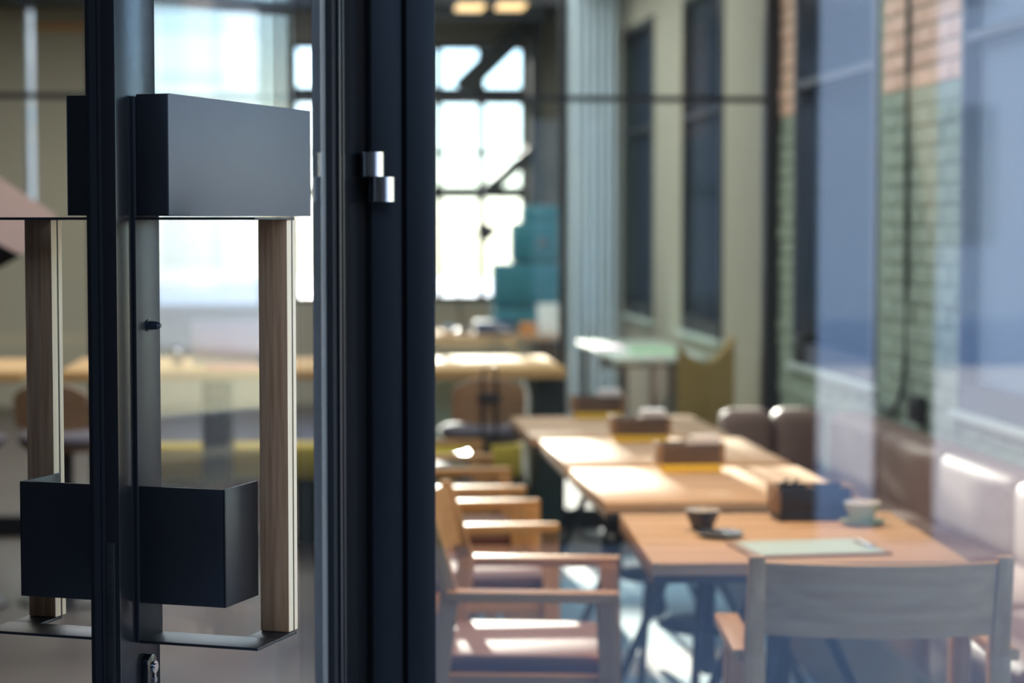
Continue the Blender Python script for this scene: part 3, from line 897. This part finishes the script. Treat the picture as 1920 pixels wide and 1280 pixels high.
tag(G().hexa([(-.07, 0, 0), (.07, 0, 0), (.07, .012, 0), (-.07, .012, 0)], [(-.07, .06, .2), (.07, .06, .2), (.07, .072, .2), (-.07, .072, .2)], .002).obj('white_board', 'white', room=True, loc=rv(1.52, 13.83, .80)), 'small white board leaning at the right end of the workbench', 'board')
tag(G().lathe([(0, 0), (.03, 0), (.04, .03), (.034, .055), (.0, .06)], 24).obj('sugar_bowl', 'steel', room=True, loc=rv(.865, 13.86, .80)), 'shiny round bowl beside the desk lamp', 'bowl')

for i, (x, y, lb) in enumerate(((1.16, 15.95, 'warm rectangular ceiling lamp nearer the jamb'), (1.455, 15.85, 'warm rectangular ceiling lamp further from the jamb'))):
    t = thing('ceiling_lamp', lb, 'lamp', x, y, 3.115, 0, 'warm ceiling lamps in the far room')
    G().box(-.115, .115, -.20, .20, .02, .06, .004).obj('housing', 'iron', t)
    G().box(-.10, .10, -.18, .18, 0, .021, .003).obj('diffuser', 'warm', t)
    G().cyl((0, 0, .06), (0, 0, .186), .01, n=10).obj('stem', 'iron', t)

# ------------------------------------------------------------------ on the brick pier and sill
cab = tag(G().tube([(WX - .03, 8.14, 3.3), (WX - .03, 8.13, 2.2), (WX - .03, 8.12, 1.3), (WX - .032, 8.12, .96), (WX - .03, 8.17, .86), (WX - .03, 8.27, .79), (WX - .03, 8.4, .77), (WX - .03, 8.6, .785)], .011, 10).obj('cable', 'dgreen', room=True), 'dark cable running down the green brick pier', 'cable')
so = thing('wall_socket', 'dark square socket box low on the green brick pier', 'socket', WX - .018, 7.94, .765)
G().box(-.035, 0, -.07, .07, 0, .105, .006).obj('housing', 'iron', so)
G().cyl((-.034, 0, .052), (-.039, 0, .052), .032, n=24).obj('cover', 'black', so)
bx = thing('equipment_box', 'black box on the sill behind the black post', 'box', WX + .05, 10.0, SILL)
G().box(-.07, .07, -.09, .09, 0, .15, .01).obj('housing', 'black', bx)
G().box(-.076, -.068, -.075, .075, .015, .135, .004).obj('grille', 'iron', bx)

# faceted pendant at far left
pl = thing('pendant_lamp', 'faceted terracotta pendant lamp cut off by the left edge', 'lamp', 0, 0)
T_, C1, C2, C3, R_, B_ = [Vector(p) for p in ((-1.587, 8.3, 1.968), (-.969, 8.2, 1.556), (-1.043, 7.75, 1.414), (-1.523, 7.9, 1.153), (-1.457, 7.6, 1.639), (-1.75, 8.4, 1.35))]
g = G()
for p in (T_, C1, C2, C3, R_, B_): g.bm.verts.new(p)
bmesh.ops.convex_hull(g.bm, input=g.bm.verts[:])
g.obj('lamp_shade', 'terra', pl)
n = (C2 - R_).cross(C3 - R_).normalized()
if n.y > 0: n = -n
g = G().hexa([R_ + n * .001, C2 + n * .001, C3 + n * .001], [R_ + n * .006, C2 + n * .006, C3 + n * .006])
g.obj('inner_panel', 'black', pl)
G().cyl(T_ - Vector((0, 0, .02)), (T_.x, T_.y, 3.3), .006, n=8).obj('cord', 'iron', pl)

# unseen pendants added to warm and brighten the nearest table and chairs
def pendant(x, y, z, power, label):
    t = thing('pendant_lamp', label, 'lamp', x, y, z)
    G().lathe([(.17, 0), (.15, .05), (.09, .11), (.03, .15), (.02, .19), (.016, .19), (.026, .145), (.085, .105), (.145, .045), (.166, 0)], 32).obj('lamp_shade', 'iron', t)
    G().cyl((0, 0, .18), (0, 0, 3.3 - z), .004, n=8).obj('cord', 'iron', t)
    G().lathe([(0, .04), (.028, .055), (.032, .08), (.02, .11), (0, .115)], 20).obj('bulb', 'warm', t)
    d = bpy.data.lights.new('pendant_fill', 'SPOT')
    d.energy = power; d.color = (1.0, .62, .28); d.shadow_soft_size = .06
    d.spot_size = math.radians(125); d.spot_blend = .6
    o = bpy.data.objects.new('pendant_fill', d)
    C.objects.link(o); o.parent = t; o.location = (0, 0, .03)
pendant(1.15, 5.15, 2.45, 62, 'unseen black pendant lamp added to light the nearest table')
pendant(.45, 5.5, 2.55, 80, 'unseen black pendant lamp added to light the first armchairs')
